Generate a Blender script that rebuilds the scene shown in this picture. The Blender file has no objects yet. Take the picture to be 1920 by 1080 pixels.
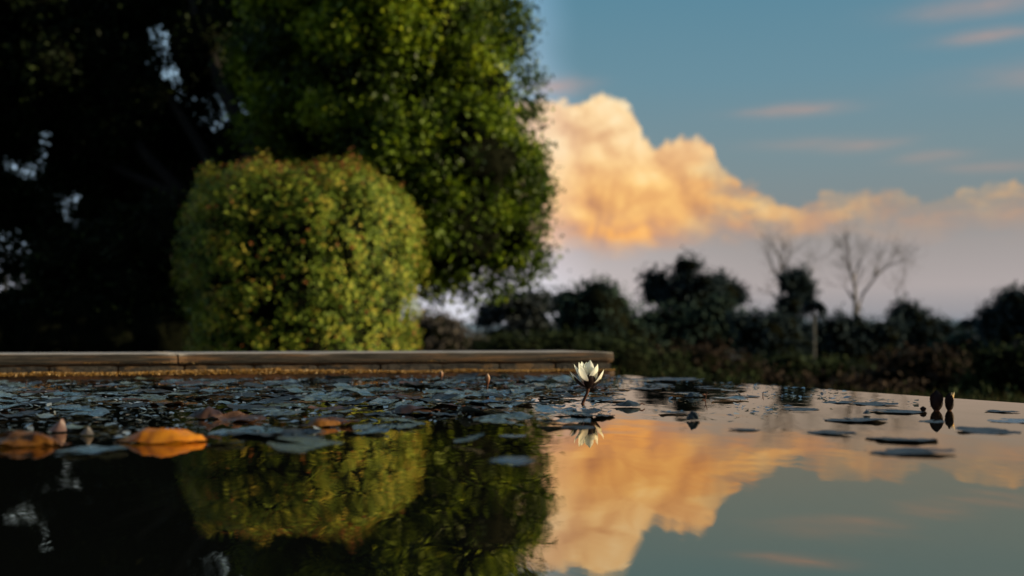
import bpy, math, random
import numpy as np
from mathutils import Vector, Matrix, noise as mnoise

random.seed(11)
rng = np.random.default_rng(11)
scene = bpy.context.scene
col = scene.collection
R = math.radians
F = 1867.0          # focal length in pixels of the 1920 px wide photograph
HC = 0.142          # camera height above the water
HY = 627.0          # image row of the horizon


def P(px, py, D):
    return Vector(((px - 960) / F * D, D, HC + (HY - py) / F * D))


def W(px, py):      # point on the water surface seen at a pixel
    D = HC * F / (py - HY)
    return Vector(((px - 960) / F * D, D, 0.0))


# ------------------------------------------------------------------ node helpers
class S:
    """Small wrapper so that node graphs can be written as arithmetic."""
    def __init__(s, nt, sock): s.nt, s.k = nt, sock
    def _m(s, op, *o, clamp=False):
        n = s.nt.nodes.new('ShaderNodeMath'); n.operation = op; n.use_clamp = clamp
        for i, a in enumerate((s,) + o):
            if isinstance(a, S): s.nt.links.new(a.k, n.inputs[i])
            else: n.inputs[i].default_value = a
        return S(s.nt, n.outputs[0])
    def __add__(s, o): return s._m('ADD', o)
    __radd__ = __add__
    def __sub__(s, o): return s._m('SUBTRACT', o)
    def __rsub__(s, o): return s._m('MULTIPLY', -1.0)._m('ADD', o)
    def __mul__(s, o): return s._m('MULTIPLY', o)
    __rmul__ = __mul__
    def __truediv__(s, o): return s._m('DIVIDE', o)
    def max(s, o): return s._m('MAXIMUM', o)
    def min(s, o): return s._m('MINIMUM', o)
    def abs(s): return s._m('ABSOLUTE')
    def pow(s, o): return s._m('POWER', o)
    def sm(s, a, b):
        n = s.nt.nodes.new('ShaderNodeMapRange'); n.interpolation_type = 'SMOOTHSTEP'
        s.nt.links.new(s.k, n.inputs['Value'])
        inv = a > b
        lo, hi = (b, a) if inv else (a, b)
        n.inputs['From Min'].default_value = lo; n.inputs['From Max'].default_value = hi
        n.inputs['To Min'].default_value = 1.0 if inv else 0.0
        n.inputs['To Max'].default_value = 0.0 if inv else 1.0
        return S(s.nt, n.outputs[0])


def lin(c):
    out = []
    for v in c:
        v /= 255.0
        out.append(v / 12.92 if v <= 0.04045 else ((v + 0.055) / 1.055) ** 2.4)
    return tuple(out) + (1.0,)


def mixc(nt, f, a, b, mode='MIX'):
    n = nt.nodes.new('ShaderNodeMix'); n.data_type = 'RGBA'; n.blend_type = mode
    for idx, v in ((0, f), (6, a), (7, b)):
        if isinstance(v, S): nt.links.new(v.k, n.inputs[idx])
        elif hasattr(v, 'is_output'): nt.links.new(v, n.inputs[idx])
        else: n.inputs[idx].default_value = v
    return n.outputs[2]


def comb(nt, x, y, z=0.0):
    n = nt.nodes.new('ShaderNodeCombineXYZ')
    for i, a in enumerate((x, y, z)):
        if isinstance(a, S): nt.links.new(a.k, n.inputs[i])
        else: n.inputs[i].default_value = a
    return n.outputs[0]


def noise(nt, vec, scale, detail=3, rough=0.55, dist=0.0):
    n = nt.nodes.new('ShaderNodeTexNoise'); n.noise_dimensions = '3D'
    n.inputs['Scale'].default_value = scale; n.inputs['Detail'].default_value = detail
    n.inputs['Roughness'].default_value = rough; n.inputs['Distortion'].default_value = dist
    if vec is not None: nt.links.new(vec, n.inputs['Vector'])
    return S(nt, n.outputs[0])


def ramp(nt, f, stops):
    n = nt.nodes.new('ShaderNodeValToRGB')
    el = n.color_ramp.elements
    while len(el) > 1: el.remove(el[-1])
    el[0].position, el[0].color = stops[0][0], stops[0][1]
    for p, c in stops[1:]:
        e = el.new(p); e.color = c
    nt.links.new(f.k, n.inputs[0])
    return n.outputs[0]


# ------------------------------------------------------------------ world
def build_world():
    w = bpy.data.worlds.new('World'); scene.world = w; w.use_nodes = True
    nt = w.node_tree; nt.nodes.clear()
    tc = nt.nodes.new('ShaderNodeTexCoord')
    sp = nt.nodes.new('ShaderNodeSeparateXYZ'); nt.links.new(tc.outputs['Generated'], sp.inputs[0])
    x, y, z = (S(nt, sp.outputs[i]) for i in range(3))
    A = x._m('ARCTAN2', y) * (180 / math.pi)
    E = z._m('ARCSINE') * (180 / math.pi)

    def AE(px, py):
        a = math.atan((px - 960) / F)
        return math.degrees(a), math.degrees(math.atan((HY - py) / F * math.cos(a)))

    # clear-air colour: elevation 0..40 deg; topmost stops brightened to light the lily pads
    def g(stops):
        return ramp(nt, (E / 40.0), [(max(0.0, min(1.0, e / 40.0)), lin(c)) for e, c in stops])
    right = g([(0, (122, 132, 146)), (1.2, (150, 148, 152)), (2.6, (170, 161, 160)), (5.0, (156, 150, 148)),
               (7.0, (126, 136, 138)), (10, (118, 139, 146)), (14, (103, 138, 153)), (19, (88, 132, 152)), (27, (120, 170, 206)), (40, (150, 196, 236))])
    left = g([(0, (214, 216, 226)), (2.5, (212, 210, 218)), (4.5, (202, 192, 196)), (8, (196, 196, 206)),
              (13, (160, 184, 204)), (19, (128, 168, 196)), (27, (132, 178, 212)), (40, (150, 196, 236))])
    wob = noise(nt, comb(nt, A, E * 1.5), 0.12, 2)
    lf = (A + (wob - 0.5) * 2.0 + (E - 8.0) * 0.10).sm(5.0, 0.6)
    warm = A.sm(15.0, 2.0) * E.sm(8.0, 3.0) * .5
    right = mixc(nt, warm, right, lin((208, 198, 198)))
    base = mixc(nt, lf, right, left)
    base = mixc(nt, A.sm(-3.0, -9.0) * E.sm(1.0, 5.0) * .8, base, lin((158, 190, 212)))
    # physical sky mixed in overhead and behind the viewer
    sky = nt.nodes.new('ShaderNodeTexSky'); sky.sky_type = 'NISHITA'; sky.sun_disc = False
    sky.sun_elevation = R(SUN_EL); sky.sun_rotation = R(SUN_AZ)
    vm = nt.nodes.new('ShaderNodeVectorMath'); vm.operation = 'SCALE'
    nt.links.new(sky.outputs[0], vm.inputs[0]); vm.inputs['Scale'].default_value = 0.05
    up = E.sm(28, 55)
    base = mixc(nt, up * 0.7, base, vm.outputs[0])

    # cumulus bank ---------------------------------------------------
    prof = [(200, 330), (420, 300), (640, 250), (820, 215), (940, 196), (1000, 190), (1060, 188), (1100, 184), (1135, 178), (1170, 192), (1192, 232),
            (1220, 262), (1260, 262), (1300, 262), (1335, 272), (1348, 312), (1372, 332), (1405, 346), (1440, 362), (1472, 384),
            (1510, 372), (1565, 358), (1650, 356), (1705, 368), (1760, 372), (1805, 358), (1850, 348), (1888, 338), (1915, 350), (1990, 380), (2200, 420), (2500, 470)]
    fc = nt.nodes.new('ShaderNodeFloatCurve')
    A0, A1 = -30.0, 45.0
    nt.links.new(((A + (noise(nt, comb(nt, A, E), 0.9, 4) - 0.5) * 1.3 - A0) / (A1 - A0)).k, fc.inputs['Value'])
    cu = fc.mapping.curves[0]
    pts = [((AE(px, py)[0] - A0) / (A1 - A0), AE(px, py)[1] / 20.0) for px, py in prof]
    cu.points[0].location = (0.0, pts[0][1] * 0.7); cu.points[1].location = (1.0, 0.02)
    for p in pts: cu.points.new(*p)
    fc.mapping.update()
    T = S(nt, fc.outputs[0]) * 20.0

    def puff(dx, dy):
        a, e = A + dx, E + dy
        wx = noise(nt, comb(nt, a, e), 0.55, 3, 0.6)
        wy = noise(nt, comb(nt, a + 31.0, e), 0.55, 3, 0.6)
        v = comb(nt, a + (wx - 0.5) * 2.2, e + (wy - 0.5) * 2.2)
        tot = None
        for sc, am in ((0.26, 0.66), (0.62, 0.36), (1.5, 0.10)):
            n = nt.nodes.new('ShaderNodeTexVoronoi'); n.voronoi_dimensions = '2D'; n.feature = 'SMOOTH_F1'
            n.inputs['Smoothness'].default_value = 0.35; n.inputs['Scale'].default_value = sc
            nt.links.new(v, n.inputs['Vector'])
            t = (1.0 - S(nt, n.outputs['Distance'])) * am
            tot = t if tot is None else tot + t
        return tot
    H = puff(0, 0); H2 = puff(0.45, 0.62)
    Fd = T - E + (H - 0.66) * 1.35 + (noise(nt, comb(nt, A, E), 1.5, 4, .6) - 0.5) * 1.1
    dens = Fd.sm(-0.16, 0.26)
    low = noise(nt, comb(nt, A, E * 2.5), 0.22, 4)
    bottom = (E + (low - 0.5) * 2.6 - A.sm(6.0, 13.0) * 0.5).sm(4.2, 6.2)
    fade = A.sm(24.0, 11.0) * 0.45 + 0.55
    tl = noise(nt, comb(nt, A * 0.8, E * 1.7, 7.0), 0.5, 4, 0.6).sm(0.36, 0.60); tk = A.sm(9.0, 14.0) * 0.6
    mask = dens * bottom * fade * (1.0 - tk * (1.0 - tl)) * A.sm(-7.0, -1.5)
    # light from the sun side: slope of the billow field
    L = ((H - H2) * 1.25 + 0.52 + (noise(nt, comb(nt, A, E), 0.45, 3) - 0.5) * 0.55).max(0.0).min(1.0)
    up_c = ramp(nt, L, [(0.0, lin((206, 158, 118))), (0.35, lin((230, 186, 138))), (0.62, lin((247, 212, 160))), (1.0, lin((255, 234, 192)))])
    lo_c = ramp(nt, L, [(0.0, lin((176, 138, 122))), (0.45, lin((212, 154, 112))), (0.75, lin((242, 174, 98))), (1.0, lin((250, 188, 112)))])
    mid_c = ramp(nt, L, [(0.0, lin((198, 142, 100))), (0.4, lin((230, 172, 108))), (0.7, lin((248, 198, 122))), (1.0, lin((255, 218, 150)))])
    cc = mixc(nt, E.sm(5.5, 7.4), lo_c, mid_c)
    cc = mixc(nt, E.sm(7.6, 11.8), cc, up_c)
    dull = A.sm(10.0, 17.0) * 0.50
    cc = mixc(nt, dull, cc, lin((186, 150, 124)))
    cc = mixc(nt, lf * 0.42, cc, lin((236, 214, 204)))
    skyc = mixc(nt, mask, base, cc)

    # small streaks and thin veil -----------------------------------
    st = None; wisp0 = noise(nt, comb(nt, A * .5, E * 2.0, 3.0), 0.8, 4, 0.6)
    for px, py, wpx, hpx, am in ((1490, 207, 75, 9, 0.42), (1048, 162, 52, 14, 0.45), (1620, 273, 60, 9, 0.22), (1745, 296, 50, 9, 0.22),
                                 (1868, 314, 70, 8, 0.2), (1835, 12, 100, 16, 0.35), (1856, 66, 70, 10, 0.38), (1520, 268, 90, 9, .15), (2100, 120, 160, 20, .4)):
        a, e = AE(px, py)
        da = (A - a + (wisp0 - 0.5) * 2.5) / (wpx / 31.0); de = (E - e + (wob - 0.5) * 0.5) / (hpx / 31.0)
        b = ((da * da + de * de) * -0.9)._m('EXPONENT') * am
        st = b if st is None else st + b
    wisp = noise(nt, comb(nt, A * 0.35, E * 1.6), 0.9, 4, 0.6)
    st = (st * (wisp * 1.5 + 0.05)).min(0.6)
    skyc = mixc(nt, st, skyc, lin((214, 160, 134)))
    veil = noise(nt, comb(nt, A * 0.25, E), 0.16, 5, 0.6).sm(0.48, 0.8) * E.sm(3, 9) * A.abs().sm(20, 45)
    skyc = mixc(nt, veil * 0.35, skyc, lin((190, 165, 150)))
    # dimming added overhead-behind and at the viewer's back to cut ambient on foliage
    dk = (y * 1.0 + z * 0.25).sm(-0.35, 0.35) * 0.68 + 0.32
    vm2 = nt.nodes.new('ShaderNodeVectorMath'); vm2.operation = 'SCALE'
    nt.links.new(skyc, vm2.inputs[0]); nt.links.new(dk.k, vm2.inputs['Scale']); skyc = vm2.outputs[0]
    bg = nt.nodes.new('ShaderNodeBackground'); nt.links.new(skyc, bg.inputs[0]); bg.inputs[1].default_value = 1.07
    out = nt.nodes.new('ShaderNodeOutputWorld'); nt.links.new(bg.outputs[0], out.inputs[0])
    w.cycles.sampling_method = 'MANUAL'; w.cycles.sample_map_resolution = 512


SUN_EL, SUN_AZ = 14.0, 93.0      # azimuth measured clockwise from +Y
build_world()
sd = bpy.data.lights.new('sun', 'SUN'); sd.energy = 7.0; sd.angle = R(0.6); sd.color = (1.0, 0.82, 0.52)
so = bpy.data.objects.new('sun', sd); col.objects.link(so)
sdir = Vector((math.sin(R(SUN_AZ)) * math.cos(R(SUN_EL)), math.cos(R(SUN_AZ)) * math.cos(R(SUN_EL)), math.sin(R(SUN_EL))))
so.rotation_euler = sdir.to_track_quat('Z', 'Y').to_euler()

# ------------------------------------------------------------------ camera
cd = bpy.data.cameras.new('camera'); cam = bpy.data.objects.new('camera', cd); col.objects.link(cam)
cam.location = (0, 0, HC); cam.rotation_euler = (R(90), 0, 0)
cd.sensor_width = 36; cd.lens = F / 1920 * 36; cd.shift_y = (HY - 540) / 1920
cd.clip_start = 0.02; cd.clip_end = 12000
cd.dof.use_dof = True; cd.dof.focus_distance = 2.07; cd.dof.aperture_fstop = 2.5
scene.camera = cam
scene.view_settings.view_transform = 'Standard'; scene.view_settings.look = 'None'
scene.view_settings.exposure = 0; scene.view_settings.gamma = 1
scene.cycles.max_bounces = 6; scene.cycles.transparent_max_bounces = 6
scene.cycles.sample_clamp_indirect = 4
scene.cycles.use_denoising = True


# ------------------------------------------------------------------ materials
def newmat(name):
    m = bpy.data.materials.new(name); m.use_nodes = True
    nt = m.node_tree; b = nt.nodes['Principled BSDF']
    return m, nt, b


def attr(nt, name='tint'):
    a = nt.nodes.new('ShaderNodeAttribute'); a.attribute_name = name
    return S(nt, a.outputs['Fac'])


def leaf_mat(name, stops, transl=0.35, rough=0.5, spec=0.3):
    m, nt, b = newmat(name)
    c = ramp(nt, attr(nt), [(p, tuple(k) + (1,)) for p, k in stops])
    nt.links.new(c, b.inputs['Base Color'])
    b.inputs['Roughness'].default_value = rough
    b.inputs['Specular IOR Level'].default_value = spec
    t = nt.nodes.new('ShaderNodeBsdfTranslucent'); nt.links.new(c, t.inputs[0])
    mx = nt.nodes.new('ShaderNodeMixShader'); mx.inputs[0].default_value = transl
    nt.links.new(b.outputs[0], mx.inputs[1]); nt.links.new(t.outputs[0], mx.inputs[2])
    nt.links.new(mx.outputs[0], nt.nodes['Material Output'].inputs[0])
    return m


def rough_mat(name, c1, c2, scale=8, c3=None, rough=0.85, bump=0.01, stretch=(1, 1, 1), spec=0.3, dust=None, c3lim=(.52, .62)):
    m, nt, b = newmat(name)
    tc = nt.nodes.new('ShaderNodeTexCoord')
    mp = nt.nodes.new('ShaderNodeMapping'); mp.inputs['Scale'].default_value = stretch
    nt.links.new(tc.outputs['Object'], mp.inputs[0]); v = mp.outputs[0]
    n1 = noise(nt, v, scale, 6, 0.6)
    c = mixc(nt, n1.sm(0.35, 0.65), tuple(c1) + (1,), tuple(c2) + (1,))
    if c3: c = mixc(nt, noise(nt, v, scale * 0.4, 5, 0.65).sm(*c3lim), c, tuple(c3) + (1,))
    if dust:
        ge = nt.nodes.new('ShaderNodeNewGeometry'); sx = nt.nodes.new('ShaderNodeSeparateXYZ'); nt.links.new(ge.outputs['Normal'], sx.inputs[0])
        c = mixc(nt, S(nt, sx.outputs[2]).sm(.35, .8) * .9, c, tuple(dust) + (1,))  # upward faces paled: light on the top put into the colour
    nt.links.new(c, b.inputs['Base Color'])
    b.inputs['Roughness'].default_value = rough; b.inputs['Specular IOR Level'].default_value = spec
    bp = nt.nodes.new('ShaderNodeBump'); bp.inputs['Distance'].default_value = bump
    nt.links.new(noise(nt, v, scale * 3, 6, 0.65).k, bp.inputs['Height']); nt.links.new(bp.outputs[0], b.inputs['Normal'])
    return m


M = {}
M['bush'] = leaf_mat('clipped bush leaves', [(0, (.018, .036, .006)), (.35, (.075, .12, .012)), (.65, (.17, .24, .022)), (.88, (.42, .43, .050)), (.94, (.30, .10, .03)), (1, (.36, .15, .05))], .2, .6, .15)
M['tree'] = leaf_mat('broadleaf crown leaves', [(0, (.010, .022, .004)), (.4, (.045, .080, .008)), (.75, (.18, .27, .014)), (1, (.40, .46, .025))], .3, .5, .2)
M['tree_dark'] = leaf_mat('shaded crown leaves', [(0, (.004, .007, .003)), (.6, (.014, .026, .007)), (1, (.05, .07, .012))], .3, .6, .12)  # darker copy of the crown leaves: shade put into the colour
M['core'] = rough_mat('deep shade core', (.004, .005, .003), (.010, .011, .006), 5, spec=0.0)  # solid near-black cores added inside foliage to block light, shade in colour
M['bark'] = rough_mat('bark', (.008, .006, .005), (.016, .012, .009), 6, bump=.02, stretch=(1, 1, .3))
M['far_dark'] = leaf_mat('far dark needles', [(0, (.020, .034, .040)), (1, (.052, .078, .082))], .15, .8, .05)  # bluish lift on the far foliage colours: distance haze put into colour
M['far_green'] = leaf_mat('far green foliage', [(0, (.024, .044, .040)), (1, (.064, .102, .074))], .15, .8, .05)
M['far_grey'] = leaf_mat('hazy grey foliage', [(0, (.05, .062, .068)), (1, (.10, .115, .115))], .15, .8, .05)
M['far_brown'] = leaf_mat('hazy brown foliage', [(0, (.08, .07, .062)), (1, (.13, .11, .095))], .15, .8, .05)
M['bank_green'] = leaf_mat('dark bank foliage', [(0, (.013, .019, .009)), (1, (.048, .068, .026))], .15, .8, .05)
M['bank_brown'] = leaf_mat('russet bank foliage', [(0, (.020, .015, .011)), (1, (.070, .048, .034))], .15, .8, .05)
M['far_bark'] = rough_mat('far bark', (.12, .11, .11), (.18, .16, .155), 2)
M['pale_bark'] = rough_mat('pale palm bark', (.07, .075, .08), (.11, .11, .11), 2)
M['ground'] = rough_mat('damp dark soil and turf', (.010, .014, .006), (.022, .020, .012), 1.3, (.012, .02, .008), bump=.03)
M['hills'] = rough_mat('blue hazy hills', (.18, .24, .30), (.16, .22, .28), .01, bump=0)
M['pole'] = rough_mat('dark painted steel', (.012, .014, .016), (.02, .02, .022), 10, rough=.5)


def water_mat():
    m, nt, b = newmat('dark still pond water')
    nt.nodes.remove(b)
    tc = nt.nodes.new('ShaderNodeTexCoord')
    mp = nt.nodes.new('ShaderNodeMapping'); mp.inputs['Scale'].default_value = (1.0, 0.55, 1.0)
    nt.links.new(tc.outputs['Object'], mp.inputs[0])
    h = noise(nt, mp.outputs[0], 3.0, 2, 0.45, 0.8) * 1.1 + noise(nt, mp.outputs[0], 9.0, 2, 0.45, 0.5) * .6 + noise(nt, mp.outputs[0], 26.0, 2, 0.5) * 0.13
    bp = nt.nodes.new('ShaderNodeBump'); bp.inputs['Distance'].default_value = 0.0009; bp.inputs['Strength'].default_value = 1.0
    nt.links.new(h.k, bp.inputs['Height'])
    d = nt.nodes.new('ShaderNodeBsdfDiffuse'); d.inputs[0].default_value = (.006, .007, .006, 1)
    gl = nt.nodes.new('ShaderNodeBsdfGlossy'); gl.inputs[0].default_value = (1.0, .84, .64, 1); gl.inputs['Roughness'].default_value = 0.0
    nt.links.new(bp.outputs[0], gl.inputs['Normal'])
    fr = nt.nodes.new('ShaderNodeFresnel'); fr.inputs[0].default_value = 1.5
    f = S(nt, fr.outputs[0]) * 0.56 + 0.41
    mx = nt.nodes.new('ShaderNodeMixShader'); nt.links.new(f.k, mx.inputs[0])
    nt.links.new(d.outputs[0], mx.inputs[1]); nt.links.new(gl.outputs[0], mx.inputs[2])
    nt.links.new(mx.outputs[0], nt.nodes['Material Output'].inputs[0])
    return m


M['water'] = water_mat()


def pad_mat(name, c1, c2, edge, rough=.24):
    m, nt, b = newmat(name)
    tc = nt.nodes.new('ShaderNodeTexCoord'); oi = nt.nodes.new('ShaderNodeObjectInfo')
    rnd = S(nt, oi.outputs['Random'])
    n1 = noise(nt, tc.outputs['Object'], 5, 5, 0.6)
    c = mixc(nt, (n1 * 0.7 + rnd * 0.5).sm(.3, .85), tuple(c1) + (1,), tuple(c2) + (1,))
    if name == 'wet lily pad':
        hue = ramp(nt, (rnd * 7.31)._m('FRACT'), [(0, (.03, .10, .20, 1)), (.3, (.06, .13, .19, 1)), (.5, (.13, .17, .19, 1)), (.75, (.12, .16, .12, 1)), (1, (.05, .06, .03, 1))])
        c = mixc(nt, .65, c, hue)
    c = mixc(nt, (attr(nt).pow(3.0) * 0.8 + n1 * .35 - .2).max(0.0).min(1.0), c, tuple(edge) + (1,))
    nt.links.new(c, b.inputs['Base Color'])
    nt.links.new((n1 * 0.26 + (rough - .22)).k, b.inputs['Roughness'])
    b.inputs['Specular IOR Level'].default_value = {'wet lily pad': 1.0}.get(name, .28)
    bp = nt.nodes.new('ShaderNodeBump'); bp.inputs['Distance'].default_value = .0030
    nt.links.new(noise(nt, tc.outputs['Object'], 6, 5, 0.6, .8).k, bp.inputs['Height']); nt.links.new(bp.outputs[0], b.inputs['Normal'])
    return m


M['pad'] = pad_mat('wet lily pad', (.035, .065, .075), (.10, .16, .19), (.05, .055, .04))  # blue sheen of the reflected sky put into the pad colour
M['pad_dark'] = pad_mat('old dark lily pad', (.008, .012, .014), (.022, .034, .042), (.02, .014, .01), .55)
M['pad_brown'] = pad_mat('withered brown lily pad', (.022, .009, .006), (.045, .022, .012), (.08, .035, .015), .6)


def orange_mat(name, c1, c2, c3):
    m, nt, b = newmat(name)
    tc = nt.nodes.new('ShaderNodeTexCoord')
    n1 = noise(nt, tc.outputs['Object'], 28, 5, .6)
    wv = nt.nodes.new('ShaderNodeTexWave'); wv.inputs['Scale'].default_value = 22; wv.inputs['Distortion'].default_value = 3
    nt.links.new(tc.outputs['Object'], wv.inputs[0])
    c = mixc(nt, n1.sm(.35, .65), tuple(c1) + (1,), tuple(c2) + (1,))
    c = mixc(nt, (S(nt, wv.outputs['Fac']).sm(.6, 1.0) * .10 + noise(nt, tc.outputs['Object'], 60, 4, .7, 1.0).sm(.55, .75) * .5 + attr(nt).pow(4.0) * .8).min(1.0), c, tuple(c3) + (1,))
    nt.links.new(c, b.inputs['Base Color']); b.inputs['Roughness'].default_value = .5
    t = nt.nodes.new('ShaderNodeBsdfTranslucent'); nt.links.new(c, t.inputs[0])
    mx = nt.nodes.new('ShaderNodeMixShader'); mx.inputs[0].default_value = .4
    nt.links.new(b.outputs[0], mx.inputs[1]); nt.links.new(t.outputs[0], mx.inputs[2])
    nt.links.new(mx.outputs[0], nt.nodes['Material Output'].inputs[0])
    return m


M['orange'] = orange_mat('orange dead leaf', (.62, .17, .002), (.78, .31, .008), (.30, .04, .004))
M['ochre'] = orange_mat('ochre dead leaf', (.10, .035, .004), (.30, .12, .008), (.04, .012, .004))
M['pinkish'] = orange_mat('faded pink leaf', (.19, .11, .10), (.25, .16, .145), (.12, .06, .05))
M['greyleaf'] = orange_mat('grey dead leaf', (.10, .09, .09), (.22, .20, .19), (.08, .05, .04))


def petal_mat(name, stops, tr=.35, rough=.5):
    m, nt, b = newmat(name)
    c = ramp(nt, attr(nt), [(p, tuple(k) + (1,)) for p, k in stops])
    nt.links.new(c, b.inputs['Base Color']); b.inputs['Roughness'].default_value = rough
    b.inputs['Specular IOR Level'].default_value = .2
    t = nt.nodes.new('ShaderNodeBsdfTranslucent'); nt.links.new(c, t.inputs[0])
    mx = nt.nodes.new('ShaderNodeMixShader'); mx.inputs[0].default_value = tr
    nt.links.new(b.outputs[0], mx.inputs[1]); nt.links.new(t.outputs[0], mx.inputs[2])
    nt.links.new(mx.outputs[0], nt.nodes['Material Output'].inputs[0])
    return m


M['petal'] = petal_mat('cream petal', [(0, (.50, .10, .12)), (.22, (.74, .40, .38)), (.45, (.88, .84, .74)), (.9, (.90, .90, .80)), (1, (.80, .84, .60))], .45)
M['petal_green'] = petal_mat('yellow green outer petal', [(0, (.25, .05, .05)), (.4, (.55, .50, .22)), (1, (.62, .62, .25))], .4)
M['sepal'] = petal_mat('maroon sepal', [(0, (.010, .003, .003)), (.7, (.014, .004, .004)), (1, (.006, .003, .003))], .03, .6)
M['bud_tan'] = petal_mat('tan bud', [(0, (.10, .03, .02)), (.6, (.26, .13, .07)), (1, (.45, .32, .22))], .2)
M['bud_gold'] = petal_mat('golden bud petal', [(0, (.05, .02, .01)), (.35, (.55, .24, .05)), (.8, (.85, .62, .30)), (1, (.7, .65, .45))], .4)
M['stem'] = rough_mat('brown red stem', (.05, .018, .010), (.09, .035, .02), 60, bump=.0004)
M['stamen'] = rough_mat('yellow stamens', (.7, .42, .05), (.8, .55, .1), 60, bump=.0002)
M['coping'] = rough_mat('weathered coping stone', (.020, .019, .018), (.070, .060, .052), 34, (.17, .095, .050), bump=.008, stretch=(.22, 1, 5.0), dust=(.34, .31, .29), c3lim=(.47, .66))  # pale tone of the upward faces stands for light on the coping top
M['brick'] = rough_mat('old dark brick', (.012, .013, .016), (.055, .048, .042), 34, (.12, .075, .040), bump=.008, stretch=(.6, 1, 1.4))
M['mortar'] = rough_mat('stained mortar', (.07, .038, .02), (.15, .08, .04), 40, bump=.003)
M['footing'] = rough_mat('wet algae stained footing', (.022, .012, .006), (.055, .024, .010), 30, (.010, .006, .004), rough=.6, spec=.15, bump=.004, stretch=(.5, 1, 1))
M['moss'] = leaf_mat('dry golden moss', [(0, (.12, .06, .012)), (.6, (.50, .29, .08)), (1, (.80, .60, .34))], .3, .9, .1)
M['grass'] = leaf_mat('dark bank grass', [(0, (.010, .016, .005)), (.6, (.028, .036, .010)), (1, (.07, .045, .02))], .25, .8, .05)
M['basin'] = rough_mat('basin stone', (.05, .045, .04), (.09, .08, .07), 12)


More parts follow.
